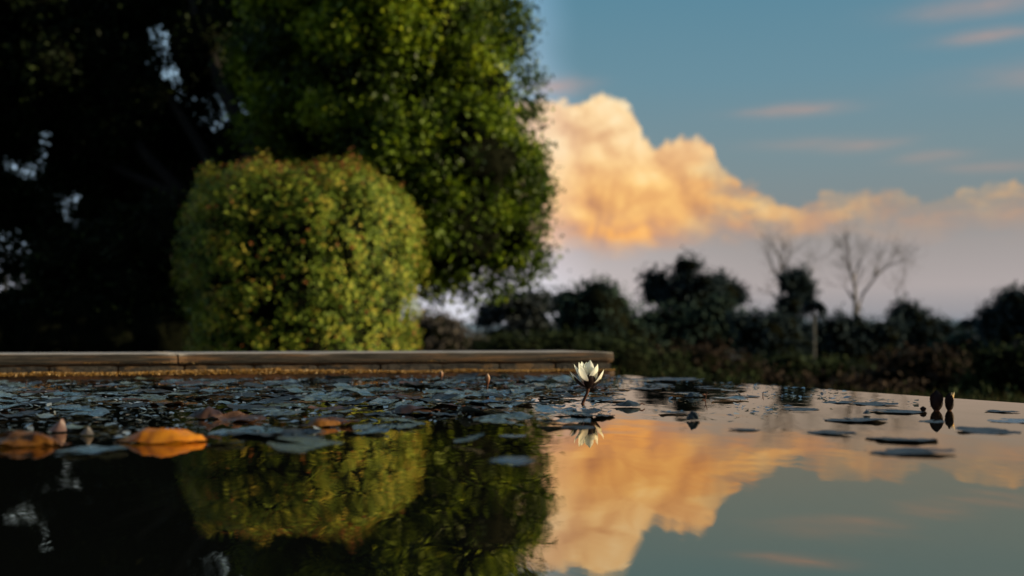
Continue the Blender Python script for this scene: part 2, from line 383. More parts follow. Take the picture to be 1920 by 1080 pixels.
# ------------------------------------------------------------------ mesh building
class MB:
    """Collects quads (numpy) for one mesh."""
    def __init__(s): s.v, s.f, s.t, s.n = [], [], [], 0
    def add(s, v, f, t=None):
        v = np.asarray(v, float).reshape(-1, 3); f = np.asarray(f, int).reshape(-1, 4)
        s.v.append(v); s.f.append(f + s.n)
        s.t.append(np.full(len(v), 0.5) if t is None else np.broadcast_to(np.asarray(t, float), (len(v),)))
        s.n += len(v)
    def build(s, name, mat, parent=None, smooth=True, origin=None):
        v = np.concatenate(s.v); f = np.concatenate(s.f); t = np.concatenate(s.t)
        if origin is not None: v = v - np.array(origin)
        me = bpy.data.meshes.new(name)
        me.vertices.add(len(v)); me.vertices.foreach_set('co', v.astype(np.float32).ravel())
        me.loops.add(f.size); me.loops.foreach_set('vertex_index', f.astype(np.int32).ravel())
        me.polygons.add(len(f)); me.polygons.foreach_set('loop_start', np.arange(0, f.size, 4, dtype=np.int32))
        me.polygons.foreach_set('use_smooth', np.full(len(f), smooth))
        a = me.attributes.new('tint', 'FLOAT', 'POINT'); a.data.foreach_set('value', np.clip(t, 0, 1).astype(np.float32))
        me.update(calc_edges=True); me.validate()
        me.materials.append(mat)
        o = bpy.data.objects.new(name, me); col.objects.link(o)
        if parent: o.parent = parent
        return o
    # pieces
    def leaves(s, p, nrm, size, tint, asp=0.55):
        n = len(p)
        r = rng.normal(size=(n, 3)); nrm = nrm / (np.linalg.norm(nrm, axis=1, keepdims=True) + 1e-9)
        a = np.cross(nrm, r); a /= (np.linalg.norm(a, axis=1, keepdims=True) + 1e-9)
        b = np.cross(nrm, a)
        size = np.broadcast_to(size, (n,))[:, None]
        q = np.stack([p - a * size * .5, p + b * size * .5 * asp - a * size * .05 + nrm * size * .06,
                      p + a * size * .55, p - b * size * .5 * asp - a * size * .05 + nrm * size * .06], 1)
        s.add(q.reshape(-1, 3), np.arange(n * 4).reshape(-1, 4), np.repeat(np.broadcast_to(tint, (n,)), 4))
    def blob(s, c, r, n=6, jit=0.12, t=0.0):
        """cube-sphere with noise"""
        c = np.array(c, float); r = np.array(r if hasattr(r, '__len__') else (r, r, r), float)
        g = np.linspace(-1, 1, n + 1); V, Fc = [], []
        for ax in range(3):
            for sg in (-1, 1):
                b0 = len(V)
                for i in g:
                    for j in g:
                        p = [0, 0, 0]; p[ax] = sg; p[(ax + 1) % 3] = math.tan(i * .785); p[(ax + 2) % 3] = math.tan(j * .785)
                        q = Vector(p).normalized()
                        k = 1 + jit * mnoise.noise(q * 2.3 + Vector(c) * 1.7) * 2
                        V.append(c + np.array(q) * r * k)
                for i in range(n):
                    for j in range(n):
                        a = b0 + i * (n + 1) + j
                        qd = [a, a + n + 1, a + n + 2, a + 1]
                        Fc.append(qd if sg > 0 else qd[::-1])
        s.add(V, Fc, t)
    def tube(s, pts, rad, n=8, t=0.5):
        pts = [Vector(p) for p in pts]; V, Fc, T = [], [], []
        up = Vector((0.13, 0.31, 0.94))
        for i, p in enumerate(pts):
            d = (pts[min(i + 1, len(pts) - 1)] - pts[max(i - 1, 0)]).normalized()
            a = d.cross(up if abs(d.dot(up)) < .95 else Vector((1, 0, 0))).normalized(); b = d.cross(a)
            rr = rad[i] if hasattr(rad, '__len__') else rad
            for k in range(n):
                w = 2 * math.pi * k / n
                V.append(p + (a * math.cos(w) + b * math.sin(w)) * rr)
                T.append(t[i] if hasattr(t, '__len__') else t)
        for i in range(len(pts) - 1):
            for k in range(n):
                Fc.append([i * n + k, i * n + (k + 1) % n, (i + 1) * n + (k + 1) % n, (i + 1) * n + k])
        s.add([tuple(v) for v in V], Fc, T)
    def box(s, a, b, f=None):
        (x0, y0, z0), (x1, y1, z1) = a, b
        V = [(x0, y0, z0), (x1, y0, z0), (x1, y1, z0), (x0, y1, z0), (x0, y0, z1), (x1, y0, z1), (x1, y1, z1), (x0, y1, z1)]
        if f: V = [f(*p) for p in V]
        s.add(V, [(0, 3, 2, 1), (4, 5, 6, 7), (0, 1, 5, 4), (1, 2, 6, 5), (2, 3, 7, 6), (3, 0, 4, 7)])
    def strip(s, secs, closed=True, caps=True):
        """loft: list of cross sections with equal point counts"""
        n = len(secs[0]); V = [p for sc_ in secs for p in sc_]; Fc = []
        for i in range(len(secs) - 1):
            for k in range(n if closed else n - 1):
                Fc.append([i * n + k, i * n + (k + 1) % n, (i + 1) * n + (k + 1) % n, (i + 1) * n + k])
        if caps and n % 2 == 0:
            for base in (0, (len(secs) - 1) * n):
                for k in range(n // 2 - 1):
                    Fc.append([base + k, base + k + 1, base + n - 2 - k, base + n - 1 - k])
        s.add(V, Fc)


def tag(o, label=None, cat=None, group=None, kind=None):
    if label: o['label'] = label
    if cat: o['category'] = cat
    if group: o['group'] = group
    if kind: o['kind'] = kind
    return o


def thing(name, label, cat, loc=(0, 0, 0), rz=0.0, group=None):
    o = bpy.data.objects.new(name, None); col.objects.link(o)
    o.empty_display_size = .1
    o.location = loc; o.rotation_euler = (0, 0, rz)
    return tag(o, label, cat, group)


def sph(n):
    v = rng.normal(size=(n, 3)); return v / np.linalg.norm(v, axis=1, keepdims=True)


def lobe(mb, c, r, leaf, dens, per=12, spread=.16, tint=(.2, .8), squash=(1, 1, 1), thick=.3, clumpvar=.35):
    """A foliage lobe: twig clusters of leaves over an ellipsoid shell."""
    sq = np.array(squash); area = 4 * math.pi * r * r * (sq[0] * sq[2] + sq[0] * sq[1] + sq[1] * sq[2]) / 3
    nt_ = max(6, int(area * dens))
    d = sph(nt_)
    rad = r * (1 - thick * rng.random(nt_) ** 1.5)
    bump = np.array([mnoise.noise(Vector(q) * 2.6 + Vector(c) * 1.3) for q in d])
    tw = np.array(c) + d * (rad * (1 + .28 * bump))[:, None] * sq
    n = nt_ * per
    p = np.repeat(tw, per, 0) + rng.normal(size=(n, 3)) * spread * .5
    nn = np.repeat(d, per, 0) * .7 + rng.normal(size=(n, 3)) * .75
    nn[:, 2] += .35
    tt = np.repeat(rng.uniform(tint[0], tint[1], nt_) + clumpvar * bump, per) + rng.normal(size=n) * .12  # bulges brighter, hollows darker: clump shading put into the tint
    mb.leaves(p, nn, leaf * rng.uniform(.6, 1.25, n), tt)


# ------------------------------------------------------------------ setting
def gz(x, y):
    D = math.hypot(x, y)
    z = -0.42 - 0.052 * max(0, min(D, 60) - 4)
    left = 1 / (1 + math.exp(min(50, (x + .06 * y - .4) * 1.2))) * (1 / (1 + math.exp(min(50, (D - 28) * .3))))
    z = z * (1 - left) + (-.12 - .004 * D) * left
    return z + .05 * mnoise.noise(Vector((x * .3, y * .3, 0)))


g = MB(); V, Fc = [], []
rings = [0] + [2.2 * 1.13 ** k for k in range(66)]
NS = 72
for r_ in rings:
    for k in range(NS):
        a = 2 * math.pi * k / NS; x_, y_ = r_ * math.sin(a), r_ * math.cos(a) + 0
        V.append((x_, y_, gz(x_, y_) if r_ > 2.3 else -.9))
for i in range(len(rings) - 1):
    for k in range(NS):
        Fc.append([i * NS + k, i * NS + (k + 1) % NS, (i + 1) * NS + (k + 1) % NS, (i + 1) * NS + k])
# basin pit: keep the ground below the pool
C0 = Vector((.36, 3.53, 0)); eE = Vector((.427, -.904, 0)).normalized(); eW = Vector((-.971, -.238, 0)).normalized()
V = [(x_, y_, min(z_, -.9) if (y_ < 3.9 and x_ < 3.5 and abs(x_) < 7 and y_ > -5 and math.hypot(x_, y_) < 6.5) else z_) for x_, y_, z_ in V]
g.add(V, [f[::-1] for f in Fc])
tag(g.build('ground', M['ground']), kind='structure')

wt = MB(); NW = 40
q0, q1, q2, q3 = C0, C0 + eE * 5.2, C0 + eE * 5.2 + eW * 6.5, C0 + eW * 6.5
wt.add([tuple(q0), tuple(q3), tuple(q2), tuple(q1)], [(0, 1, 2, 3)])
tag(wt.build('water', M['water'], smooth=False), kind='structure')
# stone basin the water brims over: four sides and a floor
bs = thing('pond_basin', 'dark stone basin brimming with water to its far right edge', 'pond basin', tuple(C0))
def wallseg(a, b, th, z1):
    a, b = Vector(a), Vector(b); d = (b - a).normalized(); nn_ = Vector((d.y, -d.x, 0))
    m = MB(); c = [a, b, b + nn_ * th, a + nn_ * th]
    m.add([(p.x, p.y, -.95) for p in c] + [(p.x, p.y, z1) for p in c],
          [(0, 3, 2, 1), (4, 5, 6, 7), (0, 1, 5, 4), (1, 2, 6, 5), (2, 3, 7, 6), (3, 0, 4, 7)])
    return m
wallseg(q1 + eE * 0, q0, -.16, -.004).build('rim', M['basin'], bs, False, origin=C0)
wallseg(q2, q1, -.16, -.004).build('rim', M['basin'], bs, False, origin=C0)
wallseg(q3, q2, -.16, -.004).build('rim', M['basin'], bs, False, origin=C0)
fl = MB(); fl.add([(p.x, p.y, -.5) for p in (q0, q3, q2, q1)], [(0, 1, 2, 3)]); fl.build('basin_floor', M['basin'], bs, False, origin=C0)

# far hills
hb = MB(); secs = []
for k in range(121):
    a = R(-60 + k); Dh = 2600
    h = 26 + 34 * (mnoise.noise(Vector((k * .11, 3.1, 0))) + .15) + 10 * mnoise.noise(Vector((k * .5, 8, 0)))
    if k > 55: h = 34 + 14 * mnoise.noise(Vector((k * .22, 1.4, 0)))
    x_, y_ = math.sin(a), math.cos(a)
    secs.append([(x_ * Dh, y_ * Dh, -20), (x_ * (Dh + 300), y_ * (Dh + 300), h), (x_ * (Dh + 900), y_ * (Dh + 900), h * .8), (x_ * (Dh + 1500), y_ * (Dh + 1500), -20)])
hb.strip(secs, closed=False, caps=False)
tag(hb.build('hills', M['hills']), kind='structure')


# ------------------------------------------------------------------ garden wall at the pond's end
LW = 6.5
def shear(x, y, z): return (x - .26 * y, y, z)
wl = thing('garden_wall', 'low weathered stone wall with coping and mossy ledge behind the pond', 'wall', tuple(C0), math.atan2(.238, .971))


def rough_bar(name, mat, x0, x1, y0, y1, z0, z1, seg=.03, amp=.0016, parent=wl, bev=.002, chips=()):
    m = MB(); n = max(2, int((x1 - x0) / seg)); secs = []
    for i in range(n + 1):
        x = x0 + (x1 - x0) * i / n
        e = min(1, min(i, n - i) / 1.0) if n > 3 else 1
        def j(k, s_=1.0): return amp * s_ * (mnoise.noise(Vector((x * 18, k * 7.7, 0))) + .6 * mnoise.noise(Vector((x * 60, k * 3.1, 4))))
        ch = sum(d_ * math.exp(-((x - c_) / w_) ** 2) for c_, w_, d_ in chips)
        b = bev
        sec = [(x, y0 + j(1), z0 + j(2)), (x, y0 + j(1.3), (z0 + z1) / 2), (x, y0 + j(1.6) + ch, z1 - b), (x, y0 + b + j(2) + ch * 1.5, z1 + j(3, .5) - ch * .5),
               (x, y1 - b, z1 + j(5, .4)), (x, y1, z1 - b), (x, y1, (z0 + z1) / 2), (x, y1, z0)]
        secs.append([shear(*p) for p in sec])
    m.strip(secs)
    return m.build(name, mat, parent)


# coping slabs laid end to end
cx = 0.0; k = 0
cop = MB()
rs = random.Random(4)
xr = 0.0
for L_ in (1.47, 1.18, .98, 1.1, 1.15, 1.05):
    xl = xr - L_
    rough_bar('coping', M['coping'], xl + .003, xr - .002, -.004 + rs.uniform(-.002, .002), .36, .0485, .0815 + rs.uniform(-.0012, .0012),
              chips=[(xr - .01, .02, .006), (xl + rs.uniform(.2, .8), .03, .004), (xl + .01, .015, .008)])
    xr = xl
# thin protruding string course line
rough_bar('string_course', M['mortar'], -LW, -.004, .001, .34, .0440, .0480, amp=.0012, bev=.001)
# bricks in one course, with mortar behind
mb = MB(); x = -.008; rs = random.Random(7)
while x > -LW:
    L_ = .205 + rs.uniform(-.012, .012)
    y0 = .003 + rs.uniform(-.002, .002); bl = x - L_; n = 8; secs = []
    for i in range(n + 1):
        xx = x - L_ * i / n; e_ = .003 if i in (0, n) else 0
        jj = .0012 * mnoise.noise(Vector((xx * 40, x, 0)))
        secs.append([shear(xx, y0 + e_ + jj, .0175 + e_), shear(xx, y0 + e_ + jj, .0425 - e_), shear(xx, .30, .0425 - e_), shear(xx, .30, .0175 + e_)])
    mb.strip(secs); x = bl - .0045 - rs.uniform(0, .003)
mb.build('brick_course', M['brick'], wl, False)
rough_bar('mortar_bed', M['mortar'], -LW, -.01, .010, .32, .014, .0435, amp=.0008)
rough_bar('footing', M['footing'], -LW, -.002, -.010, .35, -.45, .0145, amp=.003)
# moss fringe along the ledge
ms = MB(); n = 42000
xs = -LW * rng.random(n) ** 1.0
hgt = np.array([.5 + .9 * max(0, mnoise.noise(Vector((a * 3.2, 2.2, 0))) + .25) for a in xs])
hgt *= np.where((xs < -1.15) & (xs > -1.9), 1.5, 1.0) * np.where(xs > -.5, .55, 1.0)
yy = -.013 + .016 * rng.random(n); zz = .0140 + .0105 * hgt * rng.random(n)
ps = np.stack([xs - .26 * yy, yy, zz], 1)
nn = rng.normal(size=(n, 3)); nn[:, 2] *= .4; nn[:, 1] -= .5
ms.leaves(ps, nn, .0065 * rng.uniform(.6, 1.5, n), rng.random(n), .35)
n2 = 9000; xs = -LW * rng.random(n2); keep = np.array([mnoise.noise(Vector((a * 5, 9, 0))) > .05 for a in xs]); xs = xs[keep]; n2 = len(xs)
yy = -.006 + .004 * rng.random(n2); ps = np.stack([xs - .26 * yy, yy, .0505 + .004 * rng.random(n2)], 1)
nn = rng.normal(size=(n2, 3)); nn[:, 1] -= .6
ms.leaves(ps, nn, .004 * rng.uniform(.6, 1.3, n2), rng.random(n2), .4)
ms.build('moss', M['moss'], wl)

# ------------------------------------------------------------------ clipped bush
def clipped_bush():
    c = Vector((-2.16, 10.55, 0)); rx, ry, top = 1.13, 1.5, 1.80
    t = thing('clipped_bush', 'large clipped round-shouldered bush with sunlit yellow-green leaves behind the wall', 'bush', (c.x, c.y, -.15))
    def surf(th, v):
        # v 0..1 from ground to top centre; superellipse profile
        pz = v * 1.35
        if pz < .70: zz = pz / .70 * .68; k = 1.0
        else:
            a = (pz - .70) / (1.35 - .70) * math.pi / 2
            zz = .68 + .32 * math.sin(a) ** .82; k = max(0, math.cos(a)) ** .50
        k *= .93 + .07 * math.sin(min(1, zz / .72) * math.pi * .6)
        e = 2 / 2.5
        cs, sn = math.cos(th), math.sin(th)
        return Vector((rx * k * math.copysign(abs(cs) ** e, cs), ry * k * math.copysign(abs(sn) ** e, sn), -.15 + (top + .15) * zz))
    m = MB(); N1, N2 = 36, 16; V = []
    for i in range(N2 + 1):
        for k_ in range(N1):
            p = surf(2 * math.pi * k_ / N1, i / N2 * .985); V.append((p.x * .86, p.y * .86, (p.z + .15) * .9 - .15 + .15))
    m.add([(a, b, c_) for a, b, c_ in V], [[i * N1 + k_, i * N1 + (k_ + 1) % N1, (i + 1) * N1 + (k_ + 1) % N1, (i + 1) * N1 + k_] for i in range(N2) for k_ in range(N1)], 0)
    m.build('shade_core', M['core'], t)
    m = MB(); nt_ = 7200; ps, ns, tt = [], [], []
    for _ in range(nt_):
        th = random.random() * 2 * math.pi; v = random.random() ** .85
        p = surf(th, v); p2 = surf(th + .02, v); p3 = surf(th, min(.999, v + .01))
        nrm = (p2 - p).cross(p3 - p)
        if nrm.length < 1e-9: nrm = Vector((0, 0, 1))
        nrm.normalize()
        if nrm.dot(Vector((p.x, p.y, (p.z - .8)))) < 0: nrm = -nrm
        q = p + Vector((0, 0, .15))
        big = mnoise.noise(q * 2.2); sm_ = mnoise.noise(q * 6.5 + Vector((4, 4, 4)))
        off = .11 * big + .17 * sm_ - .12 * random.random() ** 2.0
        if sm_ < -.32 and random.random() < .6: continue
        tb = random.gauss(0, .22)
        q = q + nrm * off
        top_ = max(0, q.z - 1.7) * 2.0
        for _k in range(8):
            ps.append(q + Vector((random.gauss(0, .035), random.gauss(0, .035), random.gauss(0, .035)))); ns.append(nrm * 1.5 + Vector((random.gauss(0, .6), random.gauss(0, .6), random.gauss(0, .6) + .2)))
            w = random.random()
            tt.append(.97 if w < .03 + top_ * .35 else min(.9, max(0, random.gauss(.50, .10) + tb + .5 * sm_)))  # hollows get darker leaves: crevice shade put into the tint
    ps = np.array([tuple(p) for p in ps]); ns = np.array([tuple(p) for p in ns])
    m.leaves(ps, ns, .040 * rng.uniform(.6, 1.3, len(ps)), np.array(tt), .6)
    # upright stray shoots on top
    m2 = m
    for _ in range(120):
        p = surf(random.random() * 6.28, random.uniform(.86, .99)) + Vector((0, 0, .15)); h = random.uniform(.03, .10)
        e = p + Vector((random.gauss(0, .02), random.gauss(0, .02), h)); m2.tube([p - Vector((0, 0, .1)), e], [.003, .0015], 4)
        k_ = 5; q = np.array([tuple(p.lerp(e, random.random())) for _ in range(k_)])
        m.leaves(q, rng.normal(size=(k_, 3)), .03, np.full(k_, .95), .5)
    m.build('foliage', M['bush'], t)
clipped_bush()


# ------------------------------------------------------------------ trees
def limb_path(a, b, sag=.1, n=6):
    a, b = Vector(a), Vector(b); out = []
    for i in range(n + 1):
        k_ = i / n; p = a.lerp(b, k_)
        p += Vector((mnoise.noise(p * 1.1), mnoise.noise(p * 1.3 + Vector((5, 0, 0))), math.sin(k_ * math.pi) * .6)) * sag * (b - a).length * .5
        out.append(p)
    return out


def big_tree():
    base = Vector((-4.4, 15.6, -.2))
    t = thing('broadleaf_tree', 'huge spreading broadleaf tree overhanging the clipped bush, sunlit on its right side', 'tree', tuple(base))
    tr = MB()
    tp = [base + Vector((0, 0, -.2)), base + Vector((.05, 0, .8)), base + Vector((.2, -.1, 1.8)), base + Vector((.4, -.3, 3.0))]
    tr.tube([p - base for p in tp], [.42, .33, .27, .2], 12)
    tr.build('trunk', M['bark'], t)
    lb = [(tp[2], P(700, 250, 14.5), .16), (tp[3], P(780, 80, 13.5), .14), (tp[2], P(880, 400, 13.8), .13), (tp[3], P(560, -40, 16), .15),
          (tp[1] + Vector((-.1, 0, .4)), P(160, 120, 17.2), .15), (tp[2], P(60, 250, 17.5), .12), (tp[2], P(240, 60, 17.0), .13), (tp[3], P(330, -80, 16.8), .13),
          (P(230, 250, 17), P(120, 90, 16.6), .06), (P(330, 420, 17), P(150, 230, 16.7), .07)]
    for a, b, r_ in lb:
        m = MB(); pth = limb_path(a, b); m.tube([p - base for p in pth], [r_ * (1 - .8 * i / 6) for i in range(7)], 8); m.build('limb', M['bark'], t)
    # sunlit front crown on the right
    m = MB(); core = MB()
    lobes = [(790, 40, 13.0, 115), (890, 180, 13.3, 92), (870, 300, 12.9, 118), (935, 285, 13.6, 74), (850, 430, 13.2, 108), (945, 455, 13.6, 68), (960, 380, 13.9, 58), (920, 125, 13.8, 60),
             (700, 130, 13.2, 140), (730, 300, 13.0, 130), (820, -75, 13.4, 90), (740, -60, 13.0, 130), (600, 30, 13.8, 120), (600, 220, 14.0, 120), (780, 470, 13.4, 82),
             (700, 430, 14.0, 110), (620, 380, 14.6, 110), (900, 505, 13.9, 45), (520, 120, 14.6, 80), (820, 200, 14.5, 120), (860, 60, 15.2, 90), (840, 400, 15.0, 110), (985, 330, 13.7, 34), (995, 475, 13.8, 26), (975, 215, 13.6, 36)]
    for px, py, D, r_ in lobes:
        c = P(px, py, D) - base; rr = r_ / F * D
        lobe(m, c, rr * .9, .085, 26, 11, .24, (.0, .5), thick=.34)
        if r_ > 50:
            for _ in range(11):
                q = Vector(sph(1)[0]); q.y = -abs(q.y) if random.random() < .7 else q.y
                b_ = random.uniform(.0, .8); lobe(m, c + q * rr * .86, rr * random.uniform(.24, .50), .085, 46, 10, .18, (b_, b_ + .3), (1, 1, .75), .5)  # lit and shaded clumps put into the leaf colour by tint
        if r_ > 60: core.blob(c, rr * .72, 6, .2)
    # ragged sprays that stick out of the outline
    for px, py in ((945, 5), (960, 30), (985, 90), (1003, 150), (1006, 200), (1010, 330), (1018, 350), (1016, 420), (1022, 482), (1008, 500), (980, 522), (940, 540), (975, 15), (990, 45), (890, 545), (820, 545), (955, 65), (1012, 290)):
        c = P(px - 8, py, 13.6 + random.uniform(-.3, .5)) - base
        lobe(m, c, .14, .075, 130, 8, .2, (.1, .6), thick=.9)
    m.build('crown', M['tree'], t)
    core.build('crown_shade_core', M['core'], t)
    # shaded part of the crown on the left, further back
    m = MB(); core = MB()
    gaps = [(265, 100, 42), (350, 190, 32), (395, 200, 38), (450, 178, 36), (490, 162, 20), (495, 92, 14), (20, 262, 24), (45, 285, 20), (60, 380, 30), (40, 418, 26), (108, 342, 16), (180, 420, 26), (18, 495, 52), (60, 500, 30), (5, 130, 22), (345, 25, 12), (180, 395, 22)]
    holes = [(P(a, b, 17.2), r_ / F * 17.2 * .80) for a, b, r_ in gaps]
    rs = random.Random(3)
    for yy_ in range(-90, 600, 54):
        for xx_ in range(-280, 660, 58):
            px, py = xx_ + rs.uniform(-26, 26), yy_ + rs.uniform(-24, 24); D = rs.uniform(16.2, 19.0)
            if px < 80 and 450 < py < 550: continue
            rr = rs.uniform(.50, .78); c = P(px, py, D)
            dmin = min((math.hypot(c.x - h.x * D / 17.2, c.z - h.z) - hr for h, hr in holes))
            if dmin < -.04 : continue
            if dmin < rr: rr = max(.24, dmin * .9 + .16)
            lobe(m, c - base, rr, .10, 32, 11, .28, (.1, .7), thick=.7)
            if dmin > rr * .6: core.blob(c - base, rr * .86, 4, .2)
    for h, hr in holes:      # thin twigs of leaves straggling across the gaps
        for _ in range(15):
            c = h + Vector((rs.uniform(-hr, hr), rs.uniform(-.6, .6), rs.uniform(-hr, hr)))
            lobe(m, c - base, .12, .08, 130, 5, .22, (.1, .6), thick=.9)
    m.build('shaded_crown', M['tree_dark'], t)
    core.build('dark_crown_shade_core', M['core'], t)
big_tree()


def shrub(name, label, cat, blobs, D, mat, leaf, dens, group=None, tint=(.2, .8), depth=.8, core=True, zb=None):
    """blobs in picture units at distance D; turned into one shrub standing on the ground"""
    cxm = sum(b[0] for b in blobs) / len(blobs); b0 = P(cxm, 600, D); zg = gz(b0.x, b0.y) if zb is None else zb
    t = thing(name, label, cat, (b0.x, D, zg), group=group)
    m, cr = MB(), MB(); b0 = Vector((b0.x, D, zg))
    sat = []
    for b in blobs:
        for _ in range(6):
            a = random.uniform(-.4, math.pi + .4); rx, ry = b[2], (b[3] if len(b) > 3 else b[2]); k_ = random.uniform(.14, .28)
            sat.append((b[0] + math.cos(a) * rx * .85, b[1] - math.sin(a) * ry * .85, rx * k_, ry * k_ * .9))
    for b in list(blobs) + sat:
        px, py, rx = b[:3]; ry = b[3] if len(b) > 3 else rx
        c = P(px, py, D) + Vector((0, random.uniform(-.5, .5) * rx / F * D * depth, 0)) - b0; rr = rx / F * D
        lobe(m, c, rr, leaf, dens, 7, leaf * 2.2, tint, (1, depth, ry / rx), .35)
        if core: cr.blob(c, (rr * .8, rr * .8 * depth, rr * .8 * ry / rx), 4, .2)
    return t, m, cr, b0


# dark hedge under the tree at the left
for bl, lab in (([(20, 590, 60, 50), (90, 585, 60, 55), (-60, 600, 70, 55)], 'dark shaded hedge clump at the far left under the big tree'),
                ([(170, 575, 70, 70), (250, 560, 80, 90), (300, 590, 90, 90)], 'dark shaded hedge clump pressed against the left side of the clipped bush'),
                ([(120, 500, 70, 70), (230, 470, 90, 80), (320, 450, 80, 90)], 'tall dark shrub standing behind the left side of the clipped bush')):
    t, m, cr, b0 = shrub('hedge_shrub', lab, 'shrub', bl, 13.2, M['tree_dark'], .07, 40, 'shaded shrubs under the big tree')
    zz = -b0.z - .2
    for b in bl:
        c = P(b[0], 640, 13.2) - b0; cr.blob(c, (b[2] / F * 13.2 * .9, .5, .6), 4, .15)
    m.build('foliage', M['tree_dark'], t); cr.build('shade_core', M['core'], t)

# utility pole at the far left
pt = thing('utility_pole', 'thin dark pole at the far left edge behind the tree', 'pole', tuple(P(9, 640, 22)))
m = MB(); m.tube([(0, 0, -.6), (0, 0, 1.0), (0, 0, 2.15)], [.05, .045, .04], 10); m.build('pole_shaft', M['pole'], pt)
m = MB(); m.box((-.06, -.06, 2.15), (.06, .06, 2.22)); m.build('cap', M['pole'], pt)


def bare_tree(label, px, pyb, D, limbs, r0, group, name='bare_tree'):
    b0 = P(px, pyb, D); zg = gz(b0.x, D); b0.z = zg
    t = thing(name, label, 'tree', tuple(b0), group=group)
    tr = MB(); tw = MB(); rs = random.Random(int(px))
    def grow(p, d, L, r, lev):
        n = 4; pts = [p]; dd = d.copy()
        for i in range(n):
            dd = (dd + Vector((rs.gauss(0, .12), rs.gauss(0, .12), rs.gauss(.03, .08)))).normalized(); pts.append(pts[-1] + dd * L / n)
        tw.tube(pts, [.6 * r * (1 - .55 * i / n) for i in range(n + 1)], 5)
        if lev > 0:
            for k_ in range(rs.randint(3, 5)):
                i = rs.randint(1, n); q = Vector((rs.gauss(0, 1), rs.gauss(0, 1), rs.gauss(.3, .6))).normalized()
                grow(pts[i], (dd * .9 + q * .65).normalized(), L * rs.uniform(.5, .75), r * .55, lev - 1)
    for j, lm in enumerate(limbs):
        pts = [P(a, b, D) - b0 + Vector((0, rs.uniform(-.5, .5) * (i > 0), 0)) for i, (a, b) in enumerate(lm)]
        if j == 0: pts[0] = Vector((0, 0, -.1))
        rr = .75 * r0 * (1 if j == 0 else .6)
        tr.tube(pts, [rr * (1 - .75 * i / (len(pts) - 1)) for i in range(len(pts))], 8)
        for i in range(max(1, len(pts) // 2), len(pts)):
            for _ in range(4):
                d = ((pts[i] - pts[i - 1]).normalized() + Vector((rs.gauss(0, .6), rs.gauss(0, .6), rs.gauss(.2, .3)))).normalized()
                grow(pts[i], d, rs.uniform(.6, 1.1) * D / 45, rr * .22, 2)
    tr.build('trunk', M['far_bark'], t); tw.build('twigs', M['far_bark'], t)
    return t


def palm(label, px, pyc, D, rcr, trunk_r, mat_t, group):
    b0 = P(px, 640, D); b0.z = gz(b0.x, D)
    t = thing('palm_tree', label, 'palm', tuple(b0), group=group)
    top = P(px, pyc, D) - b0
    m = MB(); n = 10; m.tube([top * (i / n) * Vector((1, 1, 1)).x for i in range(n + 1)], [trunk_r * (1.15 - .3 * i / n + (.06 if i % 2 else 0)) for i in range(n + 1)], 8); m.build('trunk', mat_t, t)
    m = MB(); rs = random.Random(int(px) + 1); R_ = rcr / F * D
    for k_ in range(34):
        a = rs.uniform(0, 6.28); el = rs.uniform(-.5, 1.2); d = Vector((math.cos(a), math.sin(a), 0))
        pts = [top + d * R_ * s_ * math.cos(el) + Vector((0, 0, R_ * (s_ * math.sin(el) - .7 * s_ * s_))) for s_ in (0, .25, .5, .75, 1.0)]
        m.tube(pts, [.03, .025, .02, .015, .006], 4)
        for i in range(1, 5):
            for q in range(7):
                p = pts[i - 1].lerp(pts[i], q / 7)
                for sg in (-1, 1):
                    sd_ = Vector((-d.y, d.x, 0)) * sg; e = p + (sd_ * .8 + d * .5 + Vector((0, 0, -.35))) * R_ * .30
                    w_ = d * R_ * .10
                    m.add([tuple(p - w_), tuple(p + w_), tuple(e + w_ * .3), tuple(e - w_ * .3)], [(0, 1, 2, 3)], .4)
    m.build('crown', M['far_dark'], t)


def leafy(label, px, D, blobs, mat, leaf, dens, trunks=(), name='leafy_tree', group='trees beyond the pond', core=True, depth=.8):
    t, m, cr, b0 = shrub(name, label, 'tree', blobs, D, M[mat], leaf, dens, group, core=core, depth=depth)
    m.build('crown', M[mat], t)
    if core: cr.build('crown_shade_core', M['core'], t)
    tr = MB()
    for a in (trunks or [((px, 640), (px, blobs[0][1]))]):
        pts = [P(q[0], q[1], D) - b0 for q in a]; pts[0] = Vector((pts[0].x, pts[0].y, -.1))
        tr.tube(pts, [.22 * (1 - .5 * i / len(pts)) * D / 50 for i in range(len(pts))], 8)
    tr.build('trunk', M['far_bark'], t)
    return t


G = 'trees beyond the pond'
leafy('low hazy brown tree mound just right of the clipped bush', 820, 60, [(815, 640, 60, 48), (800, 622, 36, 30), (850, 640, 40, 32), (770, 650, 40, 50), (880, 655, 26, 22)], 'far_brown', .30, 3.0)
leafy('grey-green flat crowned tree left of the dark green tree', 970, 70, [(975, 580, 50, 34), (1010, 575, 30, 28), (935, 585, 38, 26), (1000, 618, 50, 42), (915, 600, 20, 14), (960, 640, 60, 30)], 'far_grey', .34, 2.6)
leafy('dark green rounded tree with a small peak, behind the lily flower', 1120, 48, [(1118, 600, 72, 62), (1070, 570, 34, 30), (1120, 548, 26, 22), (1150, 590, 48, 44), (1090, 640, 70, 60), (1170, 640, 60, 55)], 'far_green', .24, 4.0)
leafy('tall dark pine with three-tiered flat crown', 1290, 52, [(1345, 552, 48, 34), (1290, 560, 56, 34), (1232, 532, 28, 24), (1284, 500, 24, 15), (1280, 525, 22, 22), (1250, 560, 30, 24), (1225, 555, 18, 18), (1372, 556, 24, 24), (1315, 535, 40, 20)],
      'far_dark', .22, 5.0, trunks=[((1290, 640), (1288, 590), (1284, 520)), ((1292, 620), (1330, 575)), ((1288, 610), (1240, 550))], name='pine_tree')
